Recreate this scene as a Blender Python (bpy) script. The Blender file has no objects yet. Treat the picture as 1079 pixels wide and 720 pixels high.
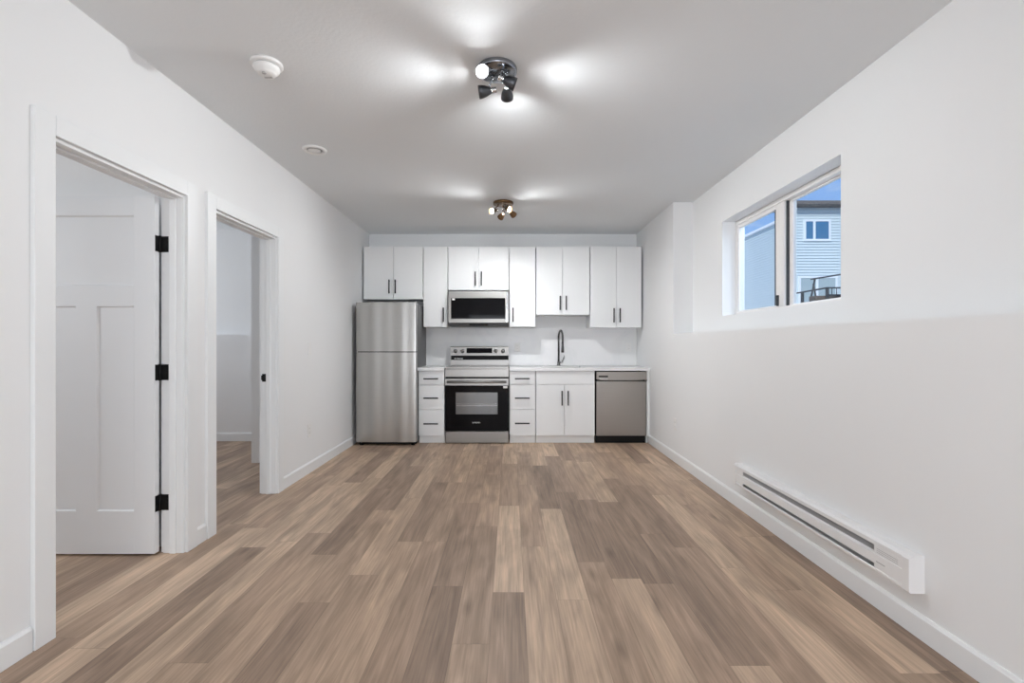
import bpy, bmesh, math, random
from mathutils import Vector, Matrix

# ------------------------------------------------------------------ camera, light, exposure
scene = bpy.context.scene
COL = scene.collection
F, CX, CY, EYE = 500.0, 538.0, 362.0, 1.20          # focal length in px, vanishing point, eye height
cam_d = bpy.data.cameras.new('camera')
cam_d.sensor_width = 36.0
cam_d.lens = F / 1079 * 36.0
cam_d.shift_x = (539.5 - CX) / 1079
cam_d.shift_y = (CY - 360.0) / 1079
cam_d.clip_start = 0.05
cam_d.clip_end = 200
cam = bpy.data.objects.new('camera', cam_d)
cam.location = (0, 0, EYE)
cam.rotation_euler = (math.pi / 2, 0, 0)
COL.objects.link(cam)
scene.camera = cam

scene.view_settings.view_transform = 'Standard'
scene.view_settings.look = 'None'
scene.view_settings.gamma = 1
scene.view_settings.use_curve_mapping = False
scene.view_settings.exposure = 0.0
scene.cycles.max_bounces = 14
scene.cycles.diffuse_bounces = 8
scene.cycles.sample_clamp_indirect = 4.0
scene.cycles.caustics_reflective = False
scene.cycles.caustics_refractive = False

SPOT_W = 37.0           # each bulb of the two ceiling lights
WINDOW_W = 42.0  # area light added out of view above the window, standing in for skylight
FRONT_W = 80.0          # daylight through the glazed opening behind the camera
ROOM_A_W = 38.0         # area lights added outside unseen openings of the two bedrooms
ROOM_B_W = 17.0
SKY = 1.0

world = bpy.data.worlds.new('sky')
scene.world = world
world.use_nodes = True
wn, wl = world.node_tree.nodes, world.node_tree.links
wn.clear()
w_out = wn.new('ShaderNodeOutputWorld')
w_bg = wn.new('ShaderNodeBackground')
w_tc = wn.new('ShaderNodeTexCoord')
w_sep = wn.new('ShaderNodeSeparateXYZ')
w_grad = wn.new('ShaderNodeValToRGB')
w_grad.color_ramp.elements[0].position = 0.0
w_grad.color_ramp.elements[0].color = (0.40, 0.62, 1.0, 1)
w_grad.color_ramp.elements[1].position = 0.6
w_grad.color_ramp.elements[1].color = (0.16, 0.36, 0.90, 1)
w_noise = wn.new('ShaderNodeTexNoise')
w_noise.inputs['Scale'].default_value = 7.0
w_noise.inputs['Detail'].default_value = 6.0
w_map = wn.new('ShaderNodeMapping')
w_map.inputs['Scale'].default_value = (1, 1, 2.6)
w_cr = wn.new('ShaderNodeValToRGB')
w_cr.color_ramp.elements[0].position = 0.50
w_cr.color_ramp.elements[1].position = 0.72
w_mix = wn.new('ShaderNodeMixRGB')
w_mix.inputs['Color2'].default_value = (0.92, 0.95, 1.0, 1)
wl.new(w_tc.outputs['Generated'], w_sep.inputs[0])
wl.new(w_sep.outputs['Z'], w_grad.inputs[0])
wl.new(w_tc.outputs['Generated'], w_map.inputs['Vector'])
wl.new(w_map.outputs[0], w_noise.inputs['Vector'])
wl.new(w_noise.outputs['Fac'], w_cr.inputs[0])
wl.new(w_cr.outputs['Color'], w_mix.inputs['Fac'])
wl.new(w_grad.outputs['Color'], w_mix.inputs['Color1'])
wl.new(w_mix.outputs['Color'], w_bg.inputs['Color'])
w_bg.inputs['Strength'].default_value = SKY
wl.new(w_bg.outputs[0], w_out.inputs[0])


def light(name, kind, loc, direction, energy, color=(1, 1, 1), **kw):
    d = bpy.data.lights.new(name, kind)
    d.energy = energy
    d.color = color
    for k, v in kw.items():
        setattr(d, k, v)
    o = bpy.data.objects.new(name, d)
    o.location = loc
    o.rotation_euler = Vector(direction).to_track_quat('-Z', 'Y').to_euler()
    COL.objects.link(o)
    return o


sun = light('sun', 'SUN', (0, 0, 20), (0.55, 0.75, -0.62), 3.0, (1.0, 0.98, 0.95), angle=0.02)
light('daylight_front', 'AREA', (0.1, -2.95, 1.15), (0, 1, 0.03), FRONT_W, (0.98, 0.99, 1.0),
      shape='RECTANGLE', size=2.7, size_y=1.8)
light('daylight_window', 'AREA', (2.75, 3.40, 2.95), (-0.62, 0, -0.78), WINDOW_W, (0.95, 0.98, 1.0),
      shape='RECTANGLE', size=0.7, size_y=1.9)
light('daylight_bedroom', 'AREA', (-5.15, 0.9, 1.85), (1, 0.25, -0.05), ROOM_A_W, (0.98, 0.99, 1.0),
      shape='RECTANGLE', size=1.5, size_y=0.9)
light('daylight_bedroom', 'AREA', (-5.15, 4.92, 1.85), (1, -0.1, -0.15), ROOM_B_W, (0.98, 0.99, 1.0),
      shape='RECTANGLE', size=1.2, size_y=0.9)


# ------------------------------------------------------------------ materials
def lin(r, g, b):
    def f(c):
        c /= 255.0
        return c / 12.92 if c <= 0.04045 else ((c + 0.055) / 1.055) ** 2.4
    return (f(r), f(g), f(b), 1.0)


def pbr(name, color, rough=0.5, metal=0.0, noise=None, bump=None, spec=0.5, emit=None, coat=0.0, wob=0.0):
    """plain procedural material; noise=(scale xyz, amount) varies the tone, bump=(scale xyz, strength, distance)"""
    m = bpy.data.materials.new(name)
    m.use_nodes = True
    n, l = m.node_tree.nodes, m.node_tree.links
    b = n['Principled BSDF']
    b.inputs['Base Color'].default_value = color
    b.inputs['Roughness'].default_value = rough
    b.inputs['Metallic'].default_value = metal
    b.inputs['Specular IOR Level'].default_value = spec
    b.inputs['Coat Weight'].default_value = coat
    if emit:
        b.inputs['Emission Color'].default_value = emit[0]
        b.inputs['Emission Strength'].default_value = emit[1]
    tc = n.new('ShaderNodeTexCoord')

    def nz(scale, detail=4.0):
        mp = n.new('ShaderNodeMapping')
        mp.inputs['Scale'].default_value = scale
        t = n.new('ShaderNodeTexNoise')
        t.inputs['Scale'].default_value = 1.0
        t.inputs['Detail'].default_value = detail
        l.new(tc.outputs['Object'], mp.inputs['Vector'])
        l.new(mp.outputs[0], t.inputs['Vector'])
        return t
    if noise:
        t = nz(noise[0])
        mr = n.new('ShaderNodeMapRange')
        mr.inputs['To Min'].default_value = 1 - noise[1]
        mr.inputs['To Max'].default_value = 1 + noise[1]
        l.new(t.outputs['Fac'], mr.inputs['Value'])
        mx = n.new('ShaderNodeMixRGB')
        mx.blend_type = 'MULTIPLY'
        mx.inputs['Fac'].default_value = 1
        mx.inputs['Color1'].default_value = color
        l.new(mr.outputs[0], mx.inputs['Color2'])
        l.new(mx.outputs[0], b.inputs['Base Color'])
    if bump:
        t = nz(bump[0], bump[3] if len(bump) > 3 else 4.0)
        bp = n.new('ShaderNodeBump')
        bp.inputs['Strength'].default_value = bump[1]
        bp.inputs['Distance'].default_value = bump[2]
        l.new(t.outputs['Fac'], bp.inputs['Height'])
        l.new(bp.outputs[0], b.inputs['Normal'])
    return m


def glass_mat(name, tint=(0.93, 0.97, 0.98, 1), gloss=0.06):
    m = bpy.data.materials.new(name)
    m.use_nodes = True
    n, l = m.node_tree.nodes, m.node_tree.links
    n.clear()
    o = n.new('ShaderNodeOutputMaterial')
    mx = n.new('ShaderNodeMixShader')
    tr = n.new('ShaderNodeBsdfTransparent')
    tr.inputs['Color'].default_value = tint
    gl = n.new('ShaderNodeBsdfGlossy')
    gl.inputs['Roughness'].default_value = 0.02
    mx.inputs['Fac'].default_value = gloss
    l.new(tr.outputs[0], mx.inputs[1])
    l.new(gl.outputs[0], mx.inputs[2])
    l.new(mx.outputs[0], o.inputs[0])
    return m


def floor_mat():
    m = bpy.data.materials.new('vinyl_plank')
    m.use_nodes = True
    n, l = m.node_tree.nodes, m.node_tree.links
    b = n['Principled BSDF']
    tc = n.new('ShaderNodeTexCoord')
    sp = n.new('ShaderNodeSeparateXYZ')
    l.new(tc.outputs['Object'], sp.inputs[0])

    def mth(op, a, c=None):
        x = n.new('ShaderNodeMath')
        x.operation = op
        for i, v in enumerate((a, c)):
            if v is None:
                continue
            if isinstance(v, (int, float)):
                x.inputs[i].default_value = v
            else:
                l.new(v, x.inputs[i])
        return x.outputs[0]

    W, L = 0.150, 1.22
    u = mth('DIVIDE', mth('ADD', sp.outputs['X'], 20.035), W)
    row = mth('FLOOR', u)
    fu = mth('FRACT', u)
    wn1 = n.new('ShaderNodeTexWhiteNoise')
    wn1.noise_dimensions = '1D'
    l.new(row, wn1.inputs['W'])
    v = mth('ADD', mth('DIVIDE', mth('ADD', sp.outputs['Y'], 20.0), L), wn1.outputs['Value'])
    idx = mth('FLOOR', v)
    fv = mth('FRACT', v)
    cb = n.new('ShaderNodeCombineXYZ')
    l.new(row, cb.inputs[0])
    l.new(idx, cb.inputs[1])
    wn2 = n.new('ShaderNodeTexWhiteNoise')
    wn2.noise_dimensions = '3D'
    l.new(cb.outputs[0], wn2.inputs['Vector'])
    # per plank tone
    ramp = n.new('ShaderNodeValToRGB')
    cr = ramp.color_ramp
    cr.elements[0].position = 0.0
    cr.elements[0].color = lin(146, 124, 107)
    cr.elements[1].position = 1.0
    cr.elements[1].color = lin(200, 175, 151)
    for p, c in ((0.3, lin(162, 138, 119)), (0.62, lin(179, 154, 132))):
        e = cr.elements.new(p)
        e.color = c
    l.new(wn2.outputs['Value'], ramp.inputs[0])
    # grain: noise stretched along the plank, shifted per plank
    sh = n.new('ShaderNodeVectorMath')
    sh.operation = 'MULTIPLY_ADD'
    l.new(wn2.outputs['Color'], sh.inputs[0])
    sh.inputs[1].default_value = (17, 29, 11)
    l.new(tc.outputs['Object'], sh.inputs[2])

    def grain(scale, detail, dist):
        mp = n.new('ShaderNodeMapping')
        mp.inputs['Scale'].default_value = scale
        l.new(sh.outputs[0], mp.inputs['Vector'])
        t = n.new('ShaderNodeTexNoise')
        t.inputs['Scale'].default_value = 1
        t.inputs['Detail'].default_value = detail
        t.inputs['Distortion'].default_value = dist
        l.new(mp.outputs[0], t.inputs['Vector'])
        return t.outputs['Fac']
    g1 = grain((26, 2.0, 1), 6, 0.6)
    g2 = grain((7, 1.5, 1), 4, 1.2)
    g3 = grain((120, 3.5, 1), 3, 0.2)

    def rng(s, a, c):
        r = n.new('ShaderNodeMapRange')
        r.inputs['From Min'].default_value = 0.28
        r.inputs['From Max'].default_value = 0.72
        r.inputs['To Min'].default_value = a
        r.inputs['To Max'].default_value = c
        l.new(s, r.inputs['Value'])
        return r.outputs[0]
    k = mth('MULTIPLY', mth('MULTIPLY', rng(g1, 0.80, 1.15), rng(g2, 0.74, 1.20)), rng(g3, 0.82, 1.14))
    # knots
    km = n.new('ShaderNodeMapping')
    km.inputs['Scale'].default_value = (5.0, 1.7, 1)
    l.new(sh.outputs[0], km.inputs['Vector'])
    kv = n.new('ShaderNodeTexVoronoi')
    kv.inputs['Scale'].default_value = 1
    l.new(km.outputs[0], kv.inputs['Vector'])
    kr = n.new('ShaderNodeMapRange')
    kr.inputs['From Min'].default_value = 0.02
    kr.inputs['From Max'].default_value = 0.16
    kr.inputs['To Min'].default_value = 0.66
    kr.inputs['To Max'].default_value = 1.0
    l.new(kv.outputs['Distance'], kr.inputs['Value'])
    k = mth('MULTIPLY', k, kr.outputs[0])
    # seams
    eu = mth('MULTIPLY', mth('SUBTRACT', 0.5, mth('ABSOLUTE', mth('SUBTRACT', fu, 0.5))), W)
    ev = mth('MULTIPLY', mth('SUBTRACT', 0.5, mth('ABSOLUTE', mth('SUBTRACT', fv, 0.5))), L)
    ed = mth('MINIMUM', eu, ev)
    sr = n.new('ShaderNodeMapRange')
    sr.inputs['From Min'].default_value = 0.0
    sr.inputs['From Max'].default_value = 0.0018
    sr.inputs['To Min'].default_value = 0.62
    sr.inputs['To Max'].default_value = 1.0
    l.new(ed, sr.inputs['Value'])
    k = mth('MULTIPLY', k, sr.outputs[0])
    mx = n.new('ShaderNodeMixRGB')
    mx.blend_type = 'MULTIPLY'
    mx.inputs['Fac'].default_value = 1
    l.new(ramp.outputs['Color'], mx.inputs['Color1'])
    l.new(k, mx.inputs['Color2'])
    l.new(mx.outputs[0], b.inputs['Base Color'])
    b.inputs['Roughness'].default_value = 0.46
    b.inputs['Specular IOR Level'].default_value = 0.35
    bp = n.new('ShaderNodeBump')
    bp.inputs['Strength'].default_value = 0.25
    bp.inputs['Distance'].default_value = 0.002
    l.new(k, bp.inputs['Height'])
    l.new(bp.outputs[0], b.inputs['Normal'])
    return m


def marble_mat():
    m = bpy.data.materials.new('veined_quartz')
    m.use_nodes = True
    n, l = m.node_tree.nodes, m.node_tree.links
    b = n['Principled BSDF']
    tc = n.new('ShaderNodeTexCoord')
    mp = n.new('ShaderNodeMapping')
    mp.inputs['Rotation'].default_value = (0, 0.7, 0.3)
    wv = n.new('ShaderNodeTexNoise')
    wv.inputs['Scale'].default_value = 1.6
    wv.inputs['Detail'].default_value = 6
    wv.inputs['Distortion'].default_value = 1.4
    l.new(tc.outputs['Object'], mp.inputs['Vector'])
    l.new(mp.outputs[0], wv.inputs['Vector'])
    r = n.new('ShaderNodeValToRGB')
    c = r.color_ramp
    c.elements[0].position = 0.44
    c.elements[0].color = lin(236, 237, 237)
    c.elements[1].position = 0.56
    c.elements[1].color = lin(237, 237, 238)
    e = c.elements.new(0.5)
    e.color = lin(233, 234, 235)
    l.new(wv.outputs['Fac'], r.inputs[0])
    l.new(r.outputs[0], b.inputs['Base Color'])
    b.inputs['Roughness'].default_value = 0.22
    return m


M = {}
M['wall'] = pbr('wall_paint', lin(237, 238, 238.6), 0.85, bump=((90, 90, 90), 0.05, 0.002), spec=0.2)
M['ceiling'] = pbr('ceiling_paint', lin(232, 235, 237), 0.95, bump=((55, 55, 55), 0.22, 0.004), spec=0.1)
M['trim'] = pbr('trim_paint', lin(236, 238, 239), 0.42, spec=0.4)
M['door'] = pbr('door_paint', lin(233, 235, 237), 0.45, spec=0.4)
M['floor'] = floor_mat()
M['cabinet'] = pbr('cabinet_white', lin(236, 238, 239), 0.38, spec=0.4)
M['black'] = pbr('black_metal', lin(18, 18, 19), 0.5, metal=0.0, spec=0.3)
M['blackplastic'] = pbr('black_plastic', lin(10, 10, 11), 0.6, spec=0.25)
M['quartz'] = marble_mat()
M['steel'] = pbr('brushed_steel', lin(184, 183, 180), 0.30, metal=1.0, noise=((3, 3, 260), 0.05),
                 bump=((7, 7, 0.5), 0.22, 0.010, 1.0))
M['steel_plain'] = pbr('satin_steel', lin(154, 152, 149), 0.32, metal=1.0, noise=((260, 3, 3), 0.05))
M['dwsteel'] = pbr('dishwasher_steel', lin(160, 155, 150), 0.33, metal=1.0, noise=((3, 3, 220), 0.05),
                   bump=((5, 5, 0.5), 0.08, 0.010, 1.0))
M['darkgrey'] = pbr('fridge_side_grey', lin(92, 92, 93), 0.5, bump=((300, 300, 300), 0.1, 0.001))
M['blackglass'] = pbr('black_glass', (0.004, 0.004, 0.005, 1), 0.05, spec=0.14)
M['ovenpane'] = pbr('oven_window_glass', lin(132, 135, 137), 0.10, metal=0.75)
M['wire'] = pbr('rack_wire', lin(205, 205, 203), 0.25, metal=1.0)
M['whiteplastic'] = pbr('white_plastic', lin(235, 235, 234), 0.4)
M['greyplastic'] = pbr('grey_plastic', lin(170, 170, 170), 0.5)
M['heater'] = pbr('heater_enamel', lin(236, 236, 236), 0.36)
M['fins'] = pbr('heater_fins', lin(200, 200, 200), 0.5)
M['gunmetal'] = pbr('gunmetal', lin(110, 110, 110), 0.24, metal=1.0)
M['chrome'] = pbr('polished_chrome', lin(225, 225, 225), 0.1, metal=1.0)
M['canopy'] = pbr('smoked_chrome', lin(150, 154, 160), 0.18, metal=1.0)
M['shade'] = pbr('dark_shade_metal', lin(88, 90, 94), 0.32, metal=0.9)
M['bronze'] = pbr('bronze_canopy', lin(104, 78, 54), 0.28, metal=0.9)  # warm reflection of the floor put into the canopy colour
M['bronze_shade'] = pbr('bronze_shade', lin(120, 94, 68), 0.32, metal=0.9)  # amber of the reflected light painted into the shades
M['bulb'] = pbr('lit_bulb', (1, 1, 1, 1), 0.4, emit=((0.98, 0.99, 1.0, 1), 120.0))
M['vinyl'] = pbr('window_vinyl', lin(240, 238, 236), 0.4)
M['gasket'] = pbr('window_gasket', lin(62, 66, 70), 0.6)
M['glass'] = glass_mat('window_glass')
M['siding'] = pbr('pale_blue_siding', lin(212, 221, 222), 0.7)
M['housetrim'] = pbr('house_trim', lin(238, 240, 242), 0.6)
M['eave'] = pbr('eave_brown', lin(110, 103, 98), 0.7)
M['houseglass'] = pbr('house_window', lin(78, 130, 165), 0.08, metal=0.3)
M['blind'] = pbr('patio_blind', lin(168, 182, 184), 0.4)
M['lawn'] = pbr('pale_gravel', lin(196, 192, 186), 0.95, noise=((3, 3, 3), 0.2))  # unseen ground coloured pale to bounce light up through the window
M['rail'] = pbr('railing_black', lin(46, 48, 52), 0.5)
M['brownwood'] = pbr('stained_wood', lin(96, 82, 70), 0.6, noise=((3, 30, 30), 0.2))


# ------------------------------------------------------------------ mesh helpers (all in world coordinates)
class MB:
    def __init__(self):
        self.bm = bmesh.new()

    def box(self, x0, x1, y0, y1, z0, z1, bev=0.0, seg=2, smooth=False):
        x0, x1 = sorted((x0, x1)); y0, y1 = sorted((y0, y1)); z0, z1 = sorted((z0, z1))
        mat = Matrix.Translation(((x0 + x1) / 2, (y0 + y1) / 2, (z0 + z1) / 2)) @ \
            Matrix.Diagonal((x1 - x0, y1 - y0, z1 - z0, 1))
        r = bmesh.ops.create_cube(self.bm, size=1.0, matrix=mat)
        if bev > 0:
            vs = set(r['verts'])
            es = [e for e in self.bm.edges if e.verts[0] in vs and e.verts[1] in vs]
            bmesh.ops.bevel(self.bm, geom=es, offset=bev, segments=seg, affect='EDGES', profile=0.5)
        return self

    def tube(self, pts, r, n=16, cap=True):
        pts = [Vector(p) for p in pts]
        rs = r if isinstance(r, (list, tuple)) else [r] * len(pts)
        rings = []
        prev = None
        for i, p in enumerate(pts):
            a = pts[max(i - 1, 0)]
            c = pts[min(i + 1, len(pts) - 1)]
            t = (c - a).normalized()
            if prev is None:
                up = Vector((0, 0, 1)) if abs(t.z) < 0.9 else Vector((1, 0, 0))
                u = t.cross(up).normalized()
            else:
                u = (prev - t * prev.dot(t)).normalized()
            prev = u
            w = t.cross(u)
            rings.append([self.bm.verts.new(p + (u * math.cos(k * 2 * math.pi / n) + w * math.sin(k * 2 * math.pi / n)) * rs[i])
                          for k in range(n)])
        for a, c in zip(rings, rings[1:]):
            for k in range(n):
                f = self.bm.faces.new((a[k], a[(k + 1) % n], c[(k + 1) % n], c[k]))
                f.smooth = True
        if cap:
            self.bm.faces.new(rings[0][::-1])
            self.bm.faces.new(rings[-1])
        return self

    def lathe(self, prof, origin, axis, n=32, closed=False):
        """prof = [(radius, distance along axis)]"""
        ax = Vector(axis).normalized()
        up = Vector((0, 0, 1)) if abs(ax.z) < 0.9 else Vector((1, 0, 0))
        u = ax.cross(up).normalized()
        w = ax.cross(u)
        o = Vector(origin)
        rings = []
        for r, d in prof:
            if r < 1e-6:
                rings.append([self.bm.verts.new(o + ax * d)])
            else:
                rings.append([self.bm.verts.new(o + ax * d + (u * math.cos(k * 2 * math.pi / n) + w * math.sin(k * 2 * math.pi / n)) * r)
                              for k in range(n)])
        pairs = list(zip(rings, rings[1:]))
        if closed:
            pairs.append((rings[-1], rings[0]))
        for a, c in pairs:
            for k in range(n):
                k2 = (k + 1) % n
                if len(a) == 1 and len(c) == 1:
                    continue
                if len(a) == 1:
                    f = self.bm.faces.new((a[0], c[k2], c[k]))
                elif len(c) == 1:
                    f = self.bm.faces.new((a[k], a[k2], c[0]))
                else:
                    f = self.bm.faces.new((a[k], a[k2], c[k2], c[k]))
                f.smooth = True
        return self

    def prism(self, poly, axis, a, b):
        """poly: 2D points; axis 'x': poly=(y,z), 'y': poly=(x,z), 'z': poly=(x,y)"""
        def mk(p, t):
            return {'x': (t, p[0], p[1]), 'y': (p[0], t, p[1]), 'z': (p[0], p[1], t)}[axis]
        A = [self.bm.verts.new(mk(p, a)) for p in poly]
        B = [self.bm.verts.new(mk(p, b)) for p in poly]
        n = len(poly)
        for k in range(n):
            self.bm.faces.new((A[k], A[(k + 1) % n], B[(k + 1) % n], B[k]))
        self.bm.faces.new(A[::-1])
        self.bm.faces.new(B)
        return self


ORIGIN = {}


def make(name, mb, mat, parent=None, label=None, base=None):
    bmesh.ops.recalc_face_normals(mb.bm, faces=mb.bm.faces[:])
    if parent is not None:
        org = ORIGIN[parent.name]
    else:
        org = Vector(base) if base else Vector((0, 0, 0))
    bmesh.ops.translate(mb.bm, verts=mb.bm.verts[:], vec=-org)
    me = bpy.data.meshes.new(name)
    mb.bm.to_mesh(me)
    mb.bm.free()
    me.materials.append(M[mat])
    for k, p in enumerate(me.polygons):
        pass
    o = bpy.data.objects.new(name, me)
    COL.objects.link(o)
    if parent is not None:
        o.parent = parent
    else:
        o.location = org
    ORIGIN[o.name] = org
    if label:
        o['label'] = label
    return o


def thing(name, label, cat, base, group=None):
    o = bpy.data.objects.new(name, None)
    o.empty_display_size = 0.1
    COL.objects.link(o)
    o.location = base
    ORIGIN[o.name] = Vector(base)
    tag(o, label, cat, group)
    return o


def tag(o, label, cat, group=None, kind=None):
    o['label'] = label
    o['category'] = cat
    if group:
        o['group'] = group
    if kind:
        o['kind'] = kind
    return o


def struct(name, mb, mat, label, cat, base=None):
    o = make(name, mb, mat, base=base)
    return tag(o, label, cat, kind='structure')


def PX(x, k):
    return (x - CX) / k


def PZ(y, k):
    return EYE + (CY - y) / k


# ------------------------------------------------------------------ the room
XL, XLo = -1.870, -1.985          # left wall, its bedroom face
XR, XRu, XRo = 1.670, 1.870, 2.056  # right wall below the ledge, above it, outer face
YB, YF = 6.29, -2.60              # back wall, wall behind the camera
ZC = 2.65
LEDGE, YJOG = 1.30, 4.87
D1a, D1b, D2a, D2b, DH = 1.929, 2.725, 2.985, 3.792, 2.049   # rough openings in the left wall
XO = -5.0                         # bedroom outer wall

struct('floor', MB().box(XO - 0.2, XRo, YF - 0.2, YB + 0.2, -0.12, 0), 'floor',
       'grey-brown wood plank floor running towards the kitchen', 'floor')
struct('ceiling', MB().box(XO - 0.2, XRo, YF - 0.2, YB + 0.2, ZC, ZC + 0.15), 'ceiling',
       'flat white ceiling with a lightly textured finish', 'ceiling')
w = MB()
w.box(XLo, XL, YF, D1a, 0, ZC)
w.box(XLo, XL, D1a, D1b, DH, ZC)
w.box(XLo, XL, D1b, D2a, 0, ZC)
w.box(XLo, XL, D2a, D2b, DH, ZC)
w.box(XLo, XL, D2b, YB, 0, ZC)
struct('wall_left', w, 'wall', 'white left wall with two door openings', 'wall')
struct('wall_back', MB().box(XLo, XRo, YB, YB + 0.2, 0, ZC), 'wall', 'white wall behind the kitchen cabinets', 'wall')

WY0, WY1, WZ0, WZ1 = 2.687, 4.19, 1.443, 2.273
w = MB()
w.box(XR, XRo, YF, YB, 0, LEDGE)
w.box(XR, XRo, YJOG, YB, LEDGE, ZC)
w.box(XRu, XRo, YF, WY0, LEDGE, ZC)
w.box(XRu, XRo, WY1, YJOG, LEDGE, ZC)
w.box(XRu, XRo, WY0, WY1, LEDGE, WZ0)
w.box(XRu, XRo, WY0, WY1, WZ1, ZC)
struct('wall_right', w, 'wall', 'white right wall stepping back above a ledge around the window', 'wall')

w = MB()     # wall behind the camera with a wide glazed opening
w.box(XLo, -1.30, YF - 0.2, YF, 0, ZC)
w.box(1.45, XRo, YF - 0.2, YF, 0, ZC)
w.box(-1.30, 1.45, YF - 0.2, YF, 2.05, ZC)
w.box(-1.30, 1.45, YF - 0.2, YF, 0, 0.25)
struct('wall_front', w, 'wall', 'white wall behind the camera with a wide window', 'wall')

# bedrooms behind the two doors
w = MB()
w.box(XO - 0.2, XO, YF, 0.15, 0, ZC)
w.box(XO - 0.2, XO, 1.65, 4.30, 0, ZC)
w.box(XO - 0.2, XO, 5.55, YB, 0, ZC)
w.box(XO - 0.2, XO, 0.15, 1.65, 0, 1.40)
w.box(XO - 0.2, XO, 0.15, 1.65, 2.30, ZC)
w.box(XO - 0.2, XO, 4.30, 5.55, 0, 1.40)
w.box(XO - 0.2, XO, 4.30, 5.55, 2.30, ZC)
struct('wall_outer', w, 'wall', 'outer wall of the two bedrooms with their windows', 'wall')
struct('wall_bedroom', MB().box(XO, XLo, 2.80, 2.90, 0, ZC), 'wall', 'partition wall between the two bedrooms', 'wall')
struct('wall_rear', MB().box(XO, XLo, YF - 0.2, YF, 0, ZC), 'wall', 'rear wall of the first bedroom', 'wall')
struct('wall_ledge', MB().box(XO, -2.60, 5.83, YB, 0, 1.305).box(XO, -2.60, 6.03, YB, 1.305, ZC), 'wall',
       'white wall with a ledge seen through the second doorway', 'wall')
struct('wall_closet', MB().box(-2.60, XLo, 4.76, YB, 0, ZC), 'wall',
       'white wall end seen just inside the second doorway', 'wall')


# baseboards
def base_profile(x, s):
    """profile of a board on a wall at x, standing off in direction s"""
    return [(x, 0.001), (x + s * 0.014, 0.001), (x + s * 0.014, 0.088), (x + s * 0.006, 0.101), (x, 0.101)]


b = MB()
for a, c in ((YF, 1.843), (2.812, 2.896), (3.882, YB - 0.62)):
    b.prism(base_profile(XL, 1), 'y', a, c)
struct('baseboard_left', b, 'trim', 'white baseboard along the left wall', 'baseboard')
struct('baseboard_right', MB().prism(base_profile(XR, -1), 'y', YF, 5.70), 'trim',
       'white baseboard along the right wall under the heater', 'baseboard')
b = MB()
b.prism([(5.83, 0.001), (5.816, 0.001), (5.816, 0.09), (5.822, 0.103), (5.83, 0.103)], 'x', XO, -2.60)
struct('baseboard_back', b, 'trim', 'white baseboard seen through the second doorway', 'baseboard')


# door casings, jambs and stops
def doorway(idx, ya, yb, label, hinge_side):
    z = 2.043
    t = 0.019
    c = MB()
    for s, xw in ((1, XL), (-1, XLo)):
        x0, x1 = xw, xw + s * t
        c.box(x0, x1, ya - 0.088, ya - 0.002, 0.001, z + 0.088, 0.0015, 1)
        c.box(x0, x1, yb + 0.002, yb + 0.088, 0.001, z + 0.088, 0.0015, 1)
        c.box(x0, x1, ya - 0.002, yb + 0.002, z + 0.004, z + 0.088, 0.0015, 1)
    o = struct('trim_%d' % idx, c, 'trim', label, 'door frame')
    j = MB()
    j.box(XLo, XL, ya - 0.006, ya + 0.006, 0.001, z)
    j.box(XLo, XL, yb - 0.006, yb + 0.006, 0.001, z)
    j.box(XLo, XL, ya + 0.006, yb - 0.006, z - 0.012, z + 0.004)
    make('jamb', j, 'trim', o)
    st = MB()
    sx0, sx1 = XLo + 0.040, XLo + 0.075
    st.box(sx0, sx1, ya + 0.006, ya + 0.017, 0.001, z - 0.012, 0.002, 1)
    st.box(sx0, sx1, yb - 0.017, yb - 0.006, 0.001, z - 0.012, 0.002, 1)
    st.box(sx0, sx1, ya + 0.017, yb - 0.017, z - 0.023, z - 0.012, 0.002, 1)
    make('door_stop', st, 'trim', o)
    return o


t1 = doorway(1, 1.935, 2.719, 'white door casing of the near doorway with the open panelled door', 'far')
t2 = doorway(2, 2.990, 3.786, 'white door casing of the far doorway nearer the fridge', 'near')
# strike plate on the far jamb of the second doorway
sp = MB()
sp.box(-1.978, -1.944, 3.7775, 3.780, 0.895, 0.957, 0.004, 2)
sp.box(-1.985, -1.978, 3.776, 3.780, 0.908, 0.944)
make('strike_plate', sp, 'black', t2, 'black strike plate')

# door leaf, standing open at right angles into the first bedroom
DX1, DX0 = -2.006, -2.006 - 0.772
DY0, DY1 = 2.674, 2.709
d = MB()
zb, zt = 0.013, 2.030
s = 0.117
d.box(DX0, DX0 + s, DY0, DY1, zb, zt, 0.0012, 1)
d.box(DX1 - s, DX1, DY0, DY1, zb, zt, 0.0012, 1)
mx0, mx1 = (DX0 + DX1) / 2 - s / 2, (DX0 + DX1) / 2 + s / 2
ix0, ix1 = DX0 + s, DX1 - s
d.box(ix0, ix1, DY0, DY1, zb, 0.253)
d.box(ix0, ix1, DY0, DY1, 1.41, 1.525)
d.box(ix0, ix1, DY0, DY1, 1.922, zt)
d.box(mx0, mx1, DY0, DY1, 0.253, 1.41)


def panel(a, c, z0, z1):
    r, ch = 0.010, 0.008
    d.box(a, c, DY0 + r, DY1 - r, z0, z1)
    # sloped sticking round the panel on both faces
    for y, sgn in ((DY0, 1), (DY1, -1)):
        d.prism([(a, y), (a, y + sgn * r), (a + ch, y + sgn * r)], 'z', z0, z1)
        d.prism([(c, y), (c, y + sgn * r), (c - ch, y + sgn * r)], 'z', z0, z1)
        d.prism([(y, z0), (y + sgn * r, z0), (y + sgn * r, z0 + ch)], 'x', a, c)
        d.prism([(y, z1), (y + sgn * r, z1), (y + sgn * r, z1 - ch)], 'x', a, c)


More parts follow.
